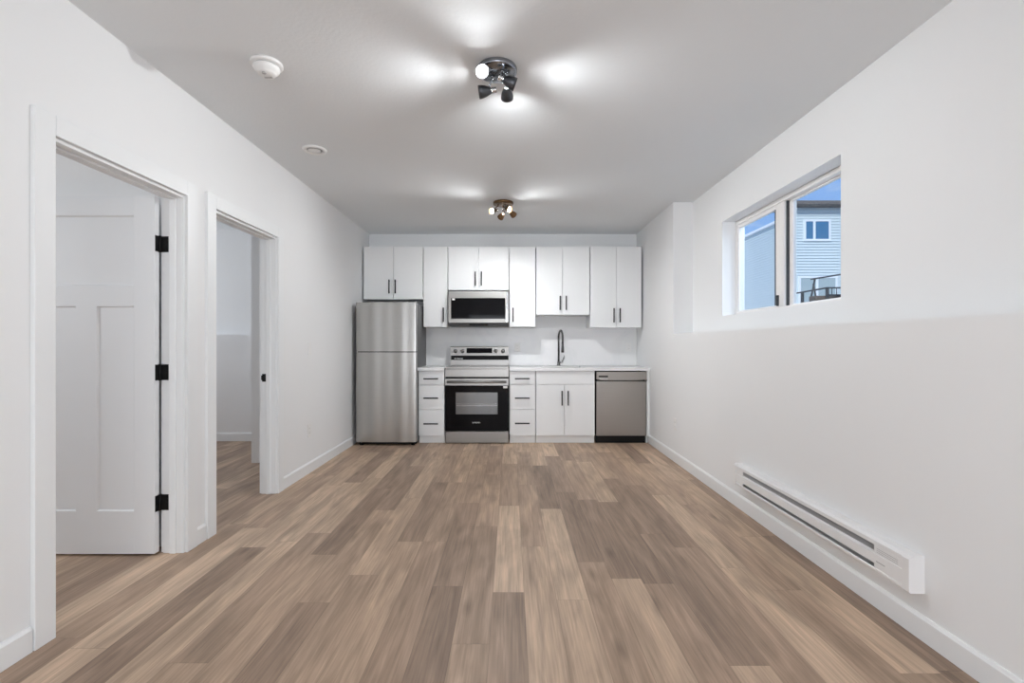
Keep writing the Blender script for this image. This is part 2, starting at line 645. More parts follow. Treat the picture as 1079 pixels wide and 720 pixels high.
panel(ix0, mx0, 0.253, 1.41)
panel(mx1, ix1, 0.253, 1.41)
panel(ix0, ix1, 1.525, 1.922)
door = struct('door_1', d, 'door', 'white three-panel door standing open in the near doorway', 'door', base=(DX1, DY1, zb))
for hz in (1.767, 1.035, 0.292):
    h = MB()
    h.box(DX1 + 0.0005, DX1 + 0.0025, DY0 + 0.003, DY1 - 0.001, hz - 0.045, hz + 0.045)     # leaf on the door edge
    h.box(-1.998, -1.955, 2.7105, 2.7128, hz - 0.045, hz + 0.045)       # leaf on the jamb
    h.tube([(-2.000, 2.706, hz - 0.047), (-2.000, 2.706, hz + 0.047)], 0.0065, 12)
    for k in (-0.028, 0.0, 0.028):
        h.tube([(-1.968 + (0.01 if k else 0), 2.7108, hz + k), (-1.968 + (0.01 if k else 0), 2.7095, hz + k)], 0.004, 8)
    make('hinge', h, 'black', door, 'black hinge')

# ------------------------------------------------------------------ window on the right
win = MB()
fx0, fx1 = 1.984, 2.050
fw = 0.036
win.box(fx0, fx1, WY0 + .001, WY0 + fw, WZ0 + .001, WZ1 - .001, 0.003, 1)
win.box(fx0, fx1, WY1 - fw, WY1 - .001, WZ0 + .001, WZ1 - .001, 0.003, 1)
win.box(fx0, fx1, WY0 + fw, WY1 - fw, WZ0 + .001, WZ0 + fw * 0.8, 0.003, 1)
win.box(fx0, fx1, WY0 + fw, WY1 - fw, WZ1 - fw, WZ1 - .001, 0.003, 1)
win.box(fx0 + 0.005, fx1, 3.452, 3.502, WZ0 + fw * 0.8, WZ1 - fw, 0.002, 1)     # meeting post
window = struct('window_1', win, 'vinyl', 'white vinyl slider window set deep in the right wall', 'window')
sash = MB()
a, c, z0, z1 = 3.504, WY1 - fw - .001, WZ0 + fw * 0.8 + .001, WZ1 - fw - .001
sx0, sx1 = fx0 + 0.006, fx0 + 0.034
sash.box(sx0, sx1, a, a + 0.058, z0, z1, 0.003, 1)
sash.box(sx0, sx1, c - 0.012, c, z0, z1, 0.003, 1)
sash.box(sx0, sx1, a + 0.058, c - 0.012, z0, z0 + 0.012, 0.003, 1)
sash.box(sx0, sx1, a + 0.058, c - 0.012, z1 - 0.03, z1, 0.003, 1)
sash_o = make('sliding_sash', sash, 'vinyl', window)
make('gasket', MB().box(sx0 - .001, sx1, a + 0.058, a + 0.070, z0 + 0.012, z1 - 0.03), 'gasket', sash_o, 'dark gasket')
make('pane', MB().box(sx0 + 0.012, sx0 + 0.016, a + 0.070, c - 0.012, z0 + 0.012, z1 - 0.03), 'glass', sash_o)
make('sash_latch', MB().box(sx0 - 0.016, sx0, a + 0.012, a + 0.028, z0 + 0.005, z0 + 0.085, 0.003), 'gasket', sash_o, 'dark latch')
fix = MB()
a, c = WY0 + fw + .001, 3.440
fx = fx0 + 0.036
fix.box(fx, fx + 0.028, c - 0.045, c, z0, z1, 0.003, 1)
fix.box(fx, fx + 0.028, a, a + 0.014, z0, z1, 0.003, 1)
fix.box(fx, fx + 0.028, a + 0.014, c - 0.045, z0, z0 + 0.010, 0.003, 1)
fix.box(fx, fx + 0.028, a + 0.014, c - 0.045, z1 - 0.012, z1, 0.003, 1)
fix_o = make('fixed_sash', fix, 'vinyl', window)
make('gasket', MB().box(fx0 + 0.02, fx0 + 0.04, c + 0.0005, c + 0.010, z0, z1), 'gasket', fix_o, 'grey seal strip')
make('pane', MB().box(fx + 0.012, fx + 0.016, a + 0.014, c - 0.045, z0 + 0.010, z1 - 0.012), 'glass', fix_o)

# ------------------------------------------------------------------ upper cabinets
KU, KB = 84.0, 88.0
YU = F / KU           # door faces of the upper cabinets, 5.952
YBASE = F / KB        # door faces of the base cabinets, 5.682
GUP = 'white upper cabinets along the back wall'
GLO = 'white base cabinets under the counter'


def pull(parent, x, y, z, length, vertical=True):
    """black bar pull standing off a front at depth y"""
    m = MB()
    h = length / 2
    r = 0.0075
    if vertical:
        m.box(x - r, x + r, y - 0.034, y - 0.024, z - h, z + h, 0.0015, 1)
        for q in (-h + 0.016, h - 0.016):
            m.tube([(x, y - 0.025, z + q), (x, y, z + q)], 0.0045, 10)
    else:
        m.box(x - h, x + h, y - 0.034, y - 0.024, z - r, z + r, 0.0015, 1)
        for q in (-h + 0.016, h - 0.016):
            m.tube([(x + q, y - 0.025, z), (x + q, y, z)], 0.0045, 10)
    return make('handle', m, 'black', parent, 'black bar handle')


def upper(x0, x1, ytop, ybot, splits, handles, label):
    k = KU
    X0, X1, Z0, Z1 = PX(x0, k), PX(x1, k), PZ(ybot, k), PZ(ytop, k)
    t = thing('upper_cabinet', label, 'cabinet', ((X0 + X1) / 2, YB - 0.17, Z0), GUP)
    body = MB()
    yb = YB - 0.003
    yf = YU + 0.021
    p = 0.016
    X0b, X1b = X0 + 0.001, X1 - 0.001
    body.box(X0b, X0b + p, yf, yb, Z0, Z1)
    body.box(X1b - p, X1b, yf, yb, Z0, Z1)
    body.box(X0b + p, X1b - p, yf, yb, Z0, Z0 + p)
    body.box(X0b + p, X1b - p, yf, yb, Z1 - p, Z1)
    body.box(X0b + p, X1b - p, yb - 0.008, yb, Z0 + p, Z1 - p)
    body.box(X0b + p, X1b - p, yf + .02, yb - .01, (Z0 + Z1) / 2 - .008, (Z0 + Z1) / 2 + .008)
    make('body', body, 'cabinet', t)
    xs = [X0] + [PX(q, k) for q in splits] + [X1]
    for i in range(len(xs) - 1):
        dm = MB().box(xs[i] + 0.0018, xs[i + 1] - 0.0018, YU, YU + 0.019, Z0 + 0.001, Z1 - 0.001, 0.0012, 1)
        dd = make('door', dm, 'cabinet', t)
        hx, hy0, hy1 = handles[i]
        pull(dd, PX(hx, k), YU, (PZ(hy0, k) + PZ(hy1, k)) / 2, abs(hy1 - hy0) / k)
    return t


upper(383.2, 445.6, 260, 315.5, [414.5], [(410.5, 295, 309.5), (417, 295, 309.5)],
      'short white two-door upper cabinet above the refrigerator')
upper(446.2, 471.6, 260, 344.6, [], [(467.5, 324.5, 339.5)],
      'narrow tall white upper cabinet left of the microwave')
upper(472.2, 536.2, 260, 306.0, [504.4], [(501, 286.5, 301.5), (507.4, 286.5, 301.5)],
      'short white two-door upper cabinet above the microwave')
upper(536.8, 564.2, 260, 344.6, [], [(540.6, 324.5, 339.5)],
      'narrow tall white upper cabinet right of the microwave')
upper(564.8, 621.4, 260, 332.0, [592.6], [(590.0, 312, 327), (596.4, 312, 327)],
      'medium-height white two-door upper cabinet above the sink')
upper(622.0, 676.0, 260, 345.2, [649.5], [(646.5, 325, 340), (653.0, 325, 340)],
      'tall white two-door upper cabinet above the dishwasher, by the right wall')

# ------------------------------------------------------------------ base cabinets
CT0, CT1 = 0.874, 0.910     # counter slab
YKICK = YBASE + 0.055
KICKZ = 0.098


def base_cab(x0, x1, fronts, label, kick=True):
    """fronts: (kind, xa, xb, ytop, ybot, handle)"""
    k = KB
    X0, X1 = PX(x0, k), PX(x1, k)
    t = thing('base_cabinet', label, 'cabinet', ((X0 + X1) / 2, YB - 0.3, 0), GLO)
    body = MB()
    yf, yb = YBASE + 0.021, YB - 0.006
    zt = CT0 - 0.001
    p = 0.016
    X0b, X1b = X0 + 0.001, X1 - 0.001
    body.box(X0b, X0b + p, yf, yb, KICKZ, zt)
    body.box(X1b - p, X1b, yf, yb, KICKZ, zt)
    body.box(X0b + p, X1b - p, yf, yb, KICKZ, KICKZ + p)
    body.box(X0b + p, X1b - p, yb - 0.01, yb, KICKZ + p, zt)
    body.box(X0b + p, X1b - p, yf, yf + 0.06, zt - p, zt)
    make('body', body, 'cabinet', t)
    make('toe_kick', MB().box(X0b, X1b, YKICK - .010, YKICK + .006, 0.001, KICKZ - 0.001), 'cabinet', t)
    for kind, xa, xb, ya, yb_, hd in fronts:
        fm = MB().box(PX(xa, k) + 0.0018, PX(xb, k) - 0.0018, YBASE, YBASE + 0.019,
                      PZ(yb_, k) + 0.0016, PZ(ya, k) - 0.0016, 0.0012, 1)
        fo = make(kind, fm, 'cabinet', t)
        if hd:
            hx0, hx1, hy0, hy1 = hd
            if hx0 == hx1:
                pull(fo, PX(hx0, k), YBASE, (PZ(hy0, k) + PZ(hy1, k)) / 2, (hy1 - hy0) / k)
            else:
                pull(fo, (PX(hx0, k) + PX(hx1, k)) / 2, YBASE, PZ(hy0, k), (hx1 - hx0) / k, False)


base_cab(441.0, 468.2, [('drawer', 441, 468.2, 391.3, 406.0, (446.6, 462.0, 399.1, 0)),
                        ('drawer', 441, 468.2, 406.0, 432.0, (446.6, 462.0, 419.5, 0)),
                        ('drawer', 441, 468.2, 432.0, 459.2, (446.6, 462.0, 446.4, 0))],
         'narrow white three-drawer base cabinet between refrigerator and stove')
base_cab(537.2, 564.2, [('drawer', 537.2, 564.2, 391.3, 405.2, (542.6, 558.0, 399.0, 0)),
                        ('drawer', 537.2, 564.2, 405.2, 431.6, (542.6, 558.0, 419.5, 0)),
                        ('drawer', 537.2, 564.2, 431.6, 459.2, (542.6, 558.0, 446.0, 0))],
         'narrow white three-drawer base cabinet right of the stove')
base_cab(564.6, 626.8, [('false_front', 564.6, 626.8, 391.3, 405.2, None),
                        ('door', 564.6, 594.8, 405.2, 459.2, (592.0, 592.0, 411.8, 427.2)),
                        ('door', 594.8, 626.8, 405.2, 459.2, (598.4, 598.4, 411.8, 427.2))],
         'white two-door sink base cabinet left of the dishwasher')
X0, X1 = PX(681.6, KB), 1.6685
fp = tag(make('filler_panel', MB().box(X0, X1, YBASE + .003, YB - 0.006, KICKZ, CT0 - .001, 0.001, 1)
              .box(X0, XR - 0.016, YBASE + .040, YB - 0.006, 0.001, KICKZ), 'cabinet', base=(X0, YBASE, 0)),
         'narrow white filler panel between dishwasher and right wall', 'panel')

# countertops
YCF = YBASE - 0.022
ct = MB().box(PX(440.4, KB), PX(468.4, KB), YCF, YB - 0.001, CT0, CT1, 0.002, 1)
tag(make('countertop', ct, 'quartz', base=(PX(454, KB), YB - .3, CT0)),
    'short white countertop between refrigerator and stove', 'countertop', 'white quartz countertops')
ct = MB()
cx0, cx1 = PX(536.9, KB), XR - 0.002
sk0, sk1, sy0, sy1 = 0.385, 0.885, 5.775, 6.125
ct.box(cx0, sk0, YCF, YB - 0.001, CT0, CT1)
ct.box(sk1, cx1, YCF, YB - 0.001, CT0, CT1)
ct.box(sk0, sk1, YCF, sy0, CT0, CT1)
ct.box(sk0, sk1, sy1, YB - 0.001, CT0, CT1)
tag(make('countertop', ct, 'quartz', base=(0.8, YB - .3, CT0)),
    'long white countertop with the sink, right of the stove', 'countertop', 'white quartz countertops')

# sink bowl and faucet
sk = thing('kitchen_sink', 'stainless undermount sink bowl let into the white countertop', 'sink', ((sk0 + sk1) / 2, 5.95, 0.70))
m = MB()
m.box(sk0 - .008, sk0 - .001, sy0 - .008, sy1 + .008, 0.70, CT0 - .002)
m.box(sk1 + .001, sk1 + .008, sy0 - .008, sy1 + .008, 0.70, CT0 - .002)
m.box(sk0 - .001, sk1 + .001, sy0 - .008, sy0 - .001, 0.70, CT0 - .002)
m.box(sk0 - .001, sk1 + .001, sy1 + .001, sy1 + .008, 0.70, CT0 - .002)
m.box(sk0 - .001, sk1 + .001, sy0 - .001, sy1 + .001, 0.70, 0.708)
make('bowl', m, 'steel_plain', sk)
make('drain', MB().lathe([(0, .004), (.035, .004), (.045, .001), (.045, 0)], ((sk0 + sk1) / 2, 5.95, 0.708), (0, 0, 1)), 'chrome', sk)

fa = thing('kitchen_faucet', 'tall gunmetal gooseneck faucet standing behind the sink', 'faucet', (0.624, 6.185, CT1))
bx, by = 0.627, 6.185
tx, ty = 0.657, 5.985
pts = [(bx, by, CT1 + .05), (bx, by, 1.25)]
top = 1.272
for i in range(1, 13):
    a = math.pi * i / 12
    u = (1 - math.cos(a)) / 2
    pts.append((bx + (tx - bx) * u, by + (ty - by) * u, top + math.sin(a) * 0.095))
pts.append((tx, ty, 1.20))
make('base', MB().lathe([(0, 0), (.027, 0), (.027, .006), (.019, .012), (.017, .055), (.0125, .062), (0, .062)], (bx, by, CT1 + .0005), (0, 0, 1), 24), 'gunmetal', fa)
make('gooseneck', MB().tube(pts, 0.0125, 16), 'gunmetal', fa)
make('spray_head', MB().lathe([(0, 0), (.013, 0), (.0135, .03), (.017, .07), (.0185, .115), (.016, .12), (0, .12)], (tx, ty, 1.205), (0, 0, -1), 24), 'gunmetal', fa)
lv = make('lever', MB().tube([(bx + .012, by, .958), (bx + .058, by, .958)], 0.013, 16)
          .tube([(bx + .046, by, .962), (bx + .062, by - .03, 1.0), (bx + .066, by - .05, 1.045)], [.010, .009, .007], 12), 'chrome', fa, 'light chrome lever')

# backsplash slab behind counter and stove
bs = MB()
bs.box(PX(446.5, 79.6), XR - 0.002, YB - 0.012, YB - 0.0005, CT1 + 0.001, PZ(344, 81) - 0.02)
BS_T = PZ(344, 81) - 0.02
bs_o = tag(make('backsplash', bs, 'quartz', base=(0, YB, CT1)), 'white faintly veined stone backsplash between counter and upper cabinets', 'backsplash')


# outlets and switches
def plate(name, x, y, z, axis, label, kind, group='white wall plates'):
    """axis: outward normal ('+x', '-x', '-y')"""
    t = thing(name, label, kind, (x, y, z), group)
    n = {'+x': Vector((1, 0, 0)), '-x': Vector((-1, 0, 0)), '-y': Vector((0, -1, 0))}[axis]
    u = Vector((0, 1, 0)) if 'x' in axis else Vector((1, 0, 0))

    def bx_(m, hu, z0, z1, d0, d1, bev, off=0):
        p = Vector((x, y, z)) + u * off
        a_ = p - u * hu + n * d0
        c_ = p + u * hu + n * d1
        m.box(a_.x, c_.x, a_.y, c_.y, z + z0, z + z1, bev, 2)
        return m
    make('cover_plate', bx_(MB(), 0.036, -0.059, 0.059, 0.0003, 0.006, 0.002), 'whiteplastic', t)
    if kind == 'light switch':
        make('rocker', bx_(MB(), 0.016, -0.033, 0.033, 0.0055, 0.009, 0.002), 'whiteplastic', t)
    else:
        for q in (-0.02, 0.02):
            s_ = make('socket', bx_(MB(), 0.016, q - 0.015, q + 0.015, 0.0055, 0.0075, 0.003), 'whiteplastic', t)
            hm = MB()
            for o_ in (-.006, .006):
                bx_(hm, 0.0012, q - 0.004, q + 0.006, 0.0072, 0.0079, 0, o_)
            make('slot', hm, 'greyplastic', s_)
    return t


plate('light_switch', XL, 4.41, 1.15, '+x', 'white rocker light switch on the left wall near the refrigerator', 'light switch')
plate('wall_outlet', XL, 4.40, 0.39, '+x', 'white outlet low on the left wall below the light switch', 'outlet')
plate('wall_outlet', XR, 4.80, 0.38, '-x', 'white outlet low on the right wall before the dishwasher', 'outlet')
plate('wall_outlet', PX(545.2, 79.7), YB - .012, 1.15, '-y', 'white outlet on the backsplash just right of the stove', 'outlet')
plate('wall_outlet', PX(662.5, 79.7), YB - .012, 1.15, '-y', 'white outlet on the backsplash above the dishwasher', 'outlet')

# ------------------------------------------------------------------ refrigerator
KF = 90.0
YFR = F / KF   # 5.556
fx0, fx1 = PX(374.6, KF), PX(438.6, KF)
zsplit = PZ(371.0, KF)
ztop = PZ(318.6, KF)
fr = thing('refrigerator', 'stainless top-freezer refrigerator in the left corner of the kitchen', 'refrigerator', ((fx0 + fx1) / 2, 5.9, 0))
make('case', MB().box(fx0 + .004, fx1 - .004, YFR + 0.075, YB - 0.06, 0.035, ztop - .006, 0.006, 2), 'darkgrey', fr, 'dark grey side case')


def bowed_door(z0, z1, inset=0.0):
    m = MB()
    n = 96
    pts = []
    for i in range(n + 1):
        u = i / n
        x = fx0 + (fx1 - fx0) * u
        e = min(u, 1 - u) * (fx1 - fx0)
        rnd = 0.012 - math.sqrt(max(0, 0.012 ** 2 - max(0, 0.012 - e) ** 2)) if e < 0.012 else 0
        y = YFR + 0.006 * (2 * u - 1) ** 2 + rnd + 0.0022 * math.sin(u * 13 + 0.6) + 0.0010 * math.sin(u * 29 + 2.0)
        pts.append((x, y))
    poly = pts + [(fx1, YFR + 0.068), (fx0, YFR + 0.068)]
    m.prism(poly, 'z', z0, z1)
    for f in m.bm.faces:
        if len(f.verts) == 4 and abs(f.normal.z) < .5:
            f.smooth = False
    return m


make('freezer_door', bowed_door(zsplit + 0.005, ztop), 'steel', fr)
make('fridge_door', bowed_door(0.042, zsplit - 0.005), 'steel', fr)
make('door_gasket', MB().box(fx0 + .012, fx1 - .012, YFR + .03, YFR + .0745, 0.05, ztop - .012), 'blackplastic', fr, 'black door gasket')
make('hinge_cover', MB().box(fx1 - .10, fx1 - .01, YFR + .035, YFR + .15, ztop + .0005, ztop + .016, .004), 'darkgrey', fr)
make('toe_grille', MB().box(fx0 + .015, fx1 - .015, YFR + .085, YFR + .11, 0.006, 0.034), 'blackplastic', fr, 'black toe grille')
for qx in (fx0 + .05, fx1 - .05):
    make('foot', MB().lathe([(0, 0), (.022, 0), (.022, .012), (.012, .014), (.012, .036), (0, .036)], (qx, YFR + .06, 0.0005), (0, 0, 1), 20), 'blackplastic', fr)
for qx in (fx0 + .05, fx1 - .05):
    make('foot', MB().lathe([(0, 0), (.022, 0), (.022, .012), (.012, .014), (.012, .036), (0, .036)], (qx, YB - .12, 0.0005), (0, 0, 1), 20), 'blackplastic', fr)

# ------------------------------------------------------------------ stove
rx0, rx1 = PX(469.0, KB) , PX(536.2, KB)
YR = YBASE - 0.012
st = thing('stove', 'freestanding stainless electric stove with black glass oven door', 'stove', ((rx0 + rx1) / 2, 5.98, 0))
make('body', MB().box(rx0 + .003, rx1 - .003, YR + 0.05, YB - 0.035, 0.03, 0.893), 'blackplastic', st, 'black body')
# cooktop: steel rim with black glass
rz = 0.918
make('cooktop_rim', MB().box(rx0, rx1, YR + .012, YR + .05, 0.893, rz, .004).box(rx0, rx0 + .015, YR + .05, YB - .10, .8935, rz)
     .box(rx1 - .015, rx1, YR + .05, YB - .10, .8935, rz), 'steel_plain', st)
ck = make('cooktop', MB().box(rx0 + .0155, rx1 - .0155, YR + .0505, YB - .105, .8935, rz - .001), 'blackglass', st, 'black glass cooktop')
for qx, qy, qr in ((-.19, .16, .10), (.19, .16, .085), (-.19, .40, .075), (.19, .40, .10)):
    m = MB().lathe([(qr, 0), (qr, .0004), (qr - .003, .0004), (qr - .003, 0)], ((rx0 + rx1) / 2 + qx, YR + .05 + qy, rz - .0008), (0, 0, 1), 40)
    make('burner_ring', m, 'greyplastic', ck)
# front manifold
make('front_panel', MB().box(rx0, rx1, YR + .004, YR + .049, PZ(397.4, KB), .8925, .003), 'steel_plain', st)
# oven door
dz0, dz1 = PZ(454.2, KB), PZ(398.9, KB)
dm = MB().box(rx0 + .002, rx1 - .002, YR + .004, YR + .048, dz0, dz1, .004)
od = make('oven_door', dm, 'blackglass', st, 'black glass oven door')
make('door_trim', MB().box(rx0 + .002, rx1 - .002, YR - .002, YR + .0035, PZ(406.3, KB), dz1 - .001, .001, 1), 'steel_plain', od)
hm = MB().tube([(rx0 + .03, YR - .045, PZ(402.4, KB)), (rx1 - .03, YR - .045, PZ(402.4, KB))], .014, 20)
for qx in (rx0 + .06, rx1 - .06):
    hm.box(qx - .012, qx + .012, YR - .043, YR - .002, PZ(402.4, KB) - .01, PZ(402.4, KB) + .01, .003)
make('handle', hm, 'steel_plain', od, 'stainless bar handle')
wx0, wx1, wz0, wz1 = PX(480.3, KB), PX(524.4, KB), PZ(436.6, KB), PZ(413.6, KB)
wn_ = make('oven_window', MB().box(wx0, wx1, YR + .0015, YR + .0042, wz0, wz1, .001, 1), 'ovenpane', od, 'grey mirrored oven window')
rk = MB()
rk.box(wx0 + .004, wx1 - .004, YR - .0005, YR + .0012, PZ(427.6, KB) - .0015, PZ(427.6, KB) + .0015)
rk.box(wx0 + .004, wx1 - .004, YR - .0005, YR + .0012, PZ(425.8, KB) - .001, PZ(425.8, KB) + .001)
make('rack', rk, 'wire', wn_)


def text_mesh(name, body, size, loc, parent, mat):
    cu = bpy.data.curves.new(name, 'FONT')
    cu.body = body
    cu.size = size
    cu.extrude = 0.0004
    cu.align_x = 'CENTER'
    cu.align_y = 'CENTER'
    tmp = bpy.data.objects.new(name + '_curve', cu)
    COL.objects.link(tmp)
    dg = bpy.context.evaluated_depsgraph_get()
    me = bpy.data.meshes.new_from_object(tmp.evaluated_get(dg))
    bpy.data.objects.remove(tmp)
    me.transform(Matrix.Rotation(math.pi / 2, 4, 'X'))
    org = ORIGIN[parent.name]
    me.transform(Matrix.Translation(Vector(loc) - org))
    me.materials.clear()
    me.materials.append(M[mat])
    o = bpy.data.objects.new(name, me)
    COL.objects.link(o)
    o.parent = parent
    return o


text_mesh('lettering', 'SAMSUNG', 0.021, (PX(501.9, KB), YR + .0034, PZ(445.4, KB)), od, 'whiteplastic')
make('sticker', MB().box(PX(530.2, KB), PX(534.6, KB), YR + .0030, YR + .0042, PZ(409.2, KB), PZ(406.9, KB)), 'whiteplastic', od, 'small white sticker')
# drawer
make('storage_drawer', MB().box(rx0 + .004, rx1 - .004, YR + .004, YR + .048, PZ(466.8, KB), PZ(454.8, KB), .005), 'steel_plain', st)
for qx in (rx0 + .06, rx1 - .06):
    for qy in (YR + .10, YB - .12):
        make('foot', MB().lathe([(0, 0), (.02, 0), (.02, .01), (.01, .012), (.01, .031), (0, .031)], (qx, qy, .0005), (0, 0, 1), 16), 'blackplastic', st)
make('kick', MB().box(rx0 + .006, rx1 - .006, YR + .07, YR + .09, .004, .030), 'blackplastic', st)
# backguard
KG = 81.6
yg = F / KG
gx0, gx1 = PX(474.6, KG), PX(536.0, KG)
bg = MB()
gp = [(yg + .004, .919), (yg + .004, PZ(379.7, KG)), (yg + .030, PZ(379.7, KG)), (yg + .030, PZ(374.6, KG)),
      (yg - .004, PZ(374.6, KG)), (yg + .006, PZ(365.4, KG) - .006), (yg + .012, PZ(365.4, KG)), (YB - .014, PZ(365.4, KG)), (YB - .014, .919)]
bg.prism(gp, 'x', gx0, gx1)
bgo = make('backguard', bg, 'steel_plain', st)
make('vent_slot', MB().box(gx0 + .006, gx1 - .004, yg + .020, yg + .0295, PZ(379.4, KG), PZ(374.9, KG)), 'blackplastic', bgo, 'black vent slot')
mk = MB()
for i, (a, c) in enumerate(((0, .018), (.024, .034), (.040, .062), (.068, .080), (.086, .110))):
    mk.box(gx0 + .05 + a, gx0 + .05 + c, yg + .0192, yg + .0198, PZ(378.6, KG), PZ(377.4, KG))
make('marking', mk, 'greyplastic', bgo, 'small pale marking')
# sloped control face: displays and knobs follow the slope
sl = (yg + .006 - (yg - .004)) / ((PZ(365.4, KG) - .006) - PZ(374.6, KG))


def face_y(z):
    return yg - .004 + sl * (z - PZ(374.6, KG))


dz = (PZ(367.0, KG), PZ(372.2, KG))
dp = MB()
dp.prism([(face_y(dz[1]) - .002, dz[1]), (face_y(dz[0]) - .002, dz[0]), (face_y(dz[0]) + .002, dz[0]), (face_y(dz[1]) + .002, dz[1])], 'x',
         PX(491.6, KG), PX(518.6, KG))
make('display', dp, 'blackglass', bgo, 'black glass display')
for kx in (479.8, 487.3, 522.4, 530.0):
    z = PZ(370.1, KG)
    km = MB().lathe([(.026, 0), (.026, .004), (.020, .006), (.018, .026), (.015, .029), (0, .029)], (PX(kx, KG), face_y(z), z), (0, -1, 0.15), 28)
    kn = make('knob', km, 'steel_plain', bgo, 'steel knob')
    make('pointer', MB().box(PX(kx, KG) - .0035, PX(kx, KG) + .0035, face_y(z) - .033, face_y(z) - .026, z - .016, z + .018, .001, 1), 'blackplastic', kn)

# ------------------------------------------------------------------ microwave
KM = 84.9
ym = F / KM
mx0, mx1 = PX(472.4, KM), PX(536.0, KM)
mz0, mz1 = PZ(343.6, KM), PZ(306.9, KM)
mw = thing('microwave', 'stainless over-the-range microwave under the short cabinet', 'microwave', ((mx0 + mx1) / 2, 6.1, mz0))
make('body', MB().box(mx0 + .002, mx1 - .002, ym + .032, YB - .015, mz0 + .012, mz1 - .002), 'darkgrey', mw)
zg0, zg1 = PZ(336.0, KM), PZ(314.2, KM)
zl = PZ(340.3, KM)
xg0, xg1 = PX(475.2, KM), PX(532.4, KM)
fm = MB()
fm.box(mx0, mx1, ym, ym + .03, zg1, mz1, .002, 1)
fm.box(mx0, mx1, ym, ym + .03, zl, zg0, .002, 1)
fm.box(mx0, xg0, ym, ym + .03, zg0, zg1, .001, 1)
fm.box(xg1, mx1, ym, ym + .03, zg0, zg1, .001, 1)
mf = make('door_frame', fm, 'steel_plain', mw)
make('door_glass', MB().box(xg0 + .0005, xg1 - .0005, ym + .003, ym + .028, zg0 + .0005, zg1 - .0005), 'blackglass', mw, 'black glass door')
make('sticker', MB().box(PX(476.4, KM), PX(479.2, KM), ym + .002, ym + .0028, PZ(316.4, KM), PZ(314.6, KM)), 'whiteplastic', mw, 'small white sticker')
make('handle', MB().box(PX(533.0, KM), PX(535.2, KM), ym - .014, ym - .002, zl + .012, mz1 - .01, .003)
     .box(PX(533.6, KM), PX(534.6, KM), ym - .003, ym, zl + .03, zl + .06).box(PX(533.6, KM), PX(534.6, KM), ym - .003, ym, mz1 - .06, mz1 - .03),
     'chrome', mw, 'chrome strip handle')
bp = MB().prism([(ym + .004, zl - .001), (ym + .05, mz0), (YB - .02, mz0), (YB - .02, mz0 + .011), (ym + .031, mz0 + .011), (ym + .031, zl - .001)], 'x', mx0 + .004, mx1 - .004)
bpo = make('bottom_pan', bp, 'darkgrey', mw)
lx0, lx1 = PX(494.5, KM), PX(514.0, KM)
make('hood_vent', MB().box(lx0, lx1, ym + .006, ym + .032, mz0 + .004, zl - .003), 'blackplastic', mw, 'black vent')

# ------------------------------------------------------------------ dishwasher
wx0, wx1 = PX(628.0, KB), PX(681.0, KB)
dwz0, dwz1 = PZ(459.4, KB), PZ(391.9, KB)
dw = thing('dishwasher', 'stainless dishwasher built in under the counter by the right wall', 'dishwasher', ((wx0 + wx1) / 2, 6.0, 0))
make('tub', MB().box(wx0 + .006, wx1 - .006, YBASE + .05, YB - .03, .10, dwz1 - .004), 'blackplastic', dw)
zc = PZ(400.4, KB)
# door with a bowed pocket-handle lip
dm = MB()
dm.box(wx0 + .004, wx1 - .002, YBASE - .004, YBASE + .048, dwz0, zc - .016, .003)
make('door', dm, 'dwsteel', dw)
cp = MB()
n = 20
poly = [(wx0 + .004, dwz1), (wx1 - .002, dwz1)]
for i in range(n + 1):
    u = 1 - i / n
    x = wx0 + .004 + (wx1 - wx0 - .006) * u
    poly.append((x, zc + .006 - 0.010 * (1 - (2 * u - 1) ** 4)))
cp.prism(poly, 'y', YBASE - .026, YBASE + .046)
cpo = make('control_panel', cp, 'dwsteel', dw)
make('display', MB().box(PX(630.3, KB), PX(640.2, KB), YBASE - .0275, YBASE - .0255, PZ(397.4, KB), PZ(395.9, KB)), 'blackplastic', cpo, 'black display')
make('badge', MB().box(PX(631.2, KB), PX(640.0, KB), YBASE - .0268, YBASE - .0258, PZ(400.0, KB), PZ(398.6, KB)), 'chrome', cpo, 'pale badge')
make('toe_panel', MB().box(wx0 + .003, wx1 - .004, YBASE + .035, YBASE + .048, .002, dwz0 - .006), 'blackplastic', dw, 'black toe panel')
for qx in (wx0 + .03, wx1 - .03):
    make('foot', MB().lathe([(0, 0), (.014, 0), (.014, .008), (.007, .01), (.007, .1), (0, .1)], (qx, YBASE + .10, .0005), (0, 0, 1), 16), 'greyplastic', dw)

# ------------------------------------------------------------------ baseboard heater on the right wall
hy0, hy1, hzb, hzt = 1.912, 3.42, 0.190, 0.340
HX = XR - 0.0005
ht = thing('baseboard_heater', 'long white electric baseboard heater low on the right wall', 'heater', (XR, (hy0 + hy1) / 2, hzb))


def hprof(m, pts, a, c):
    m.prism([(HX - d_, z_) for d_, z_ in pts], 'y', a, c)
    return m


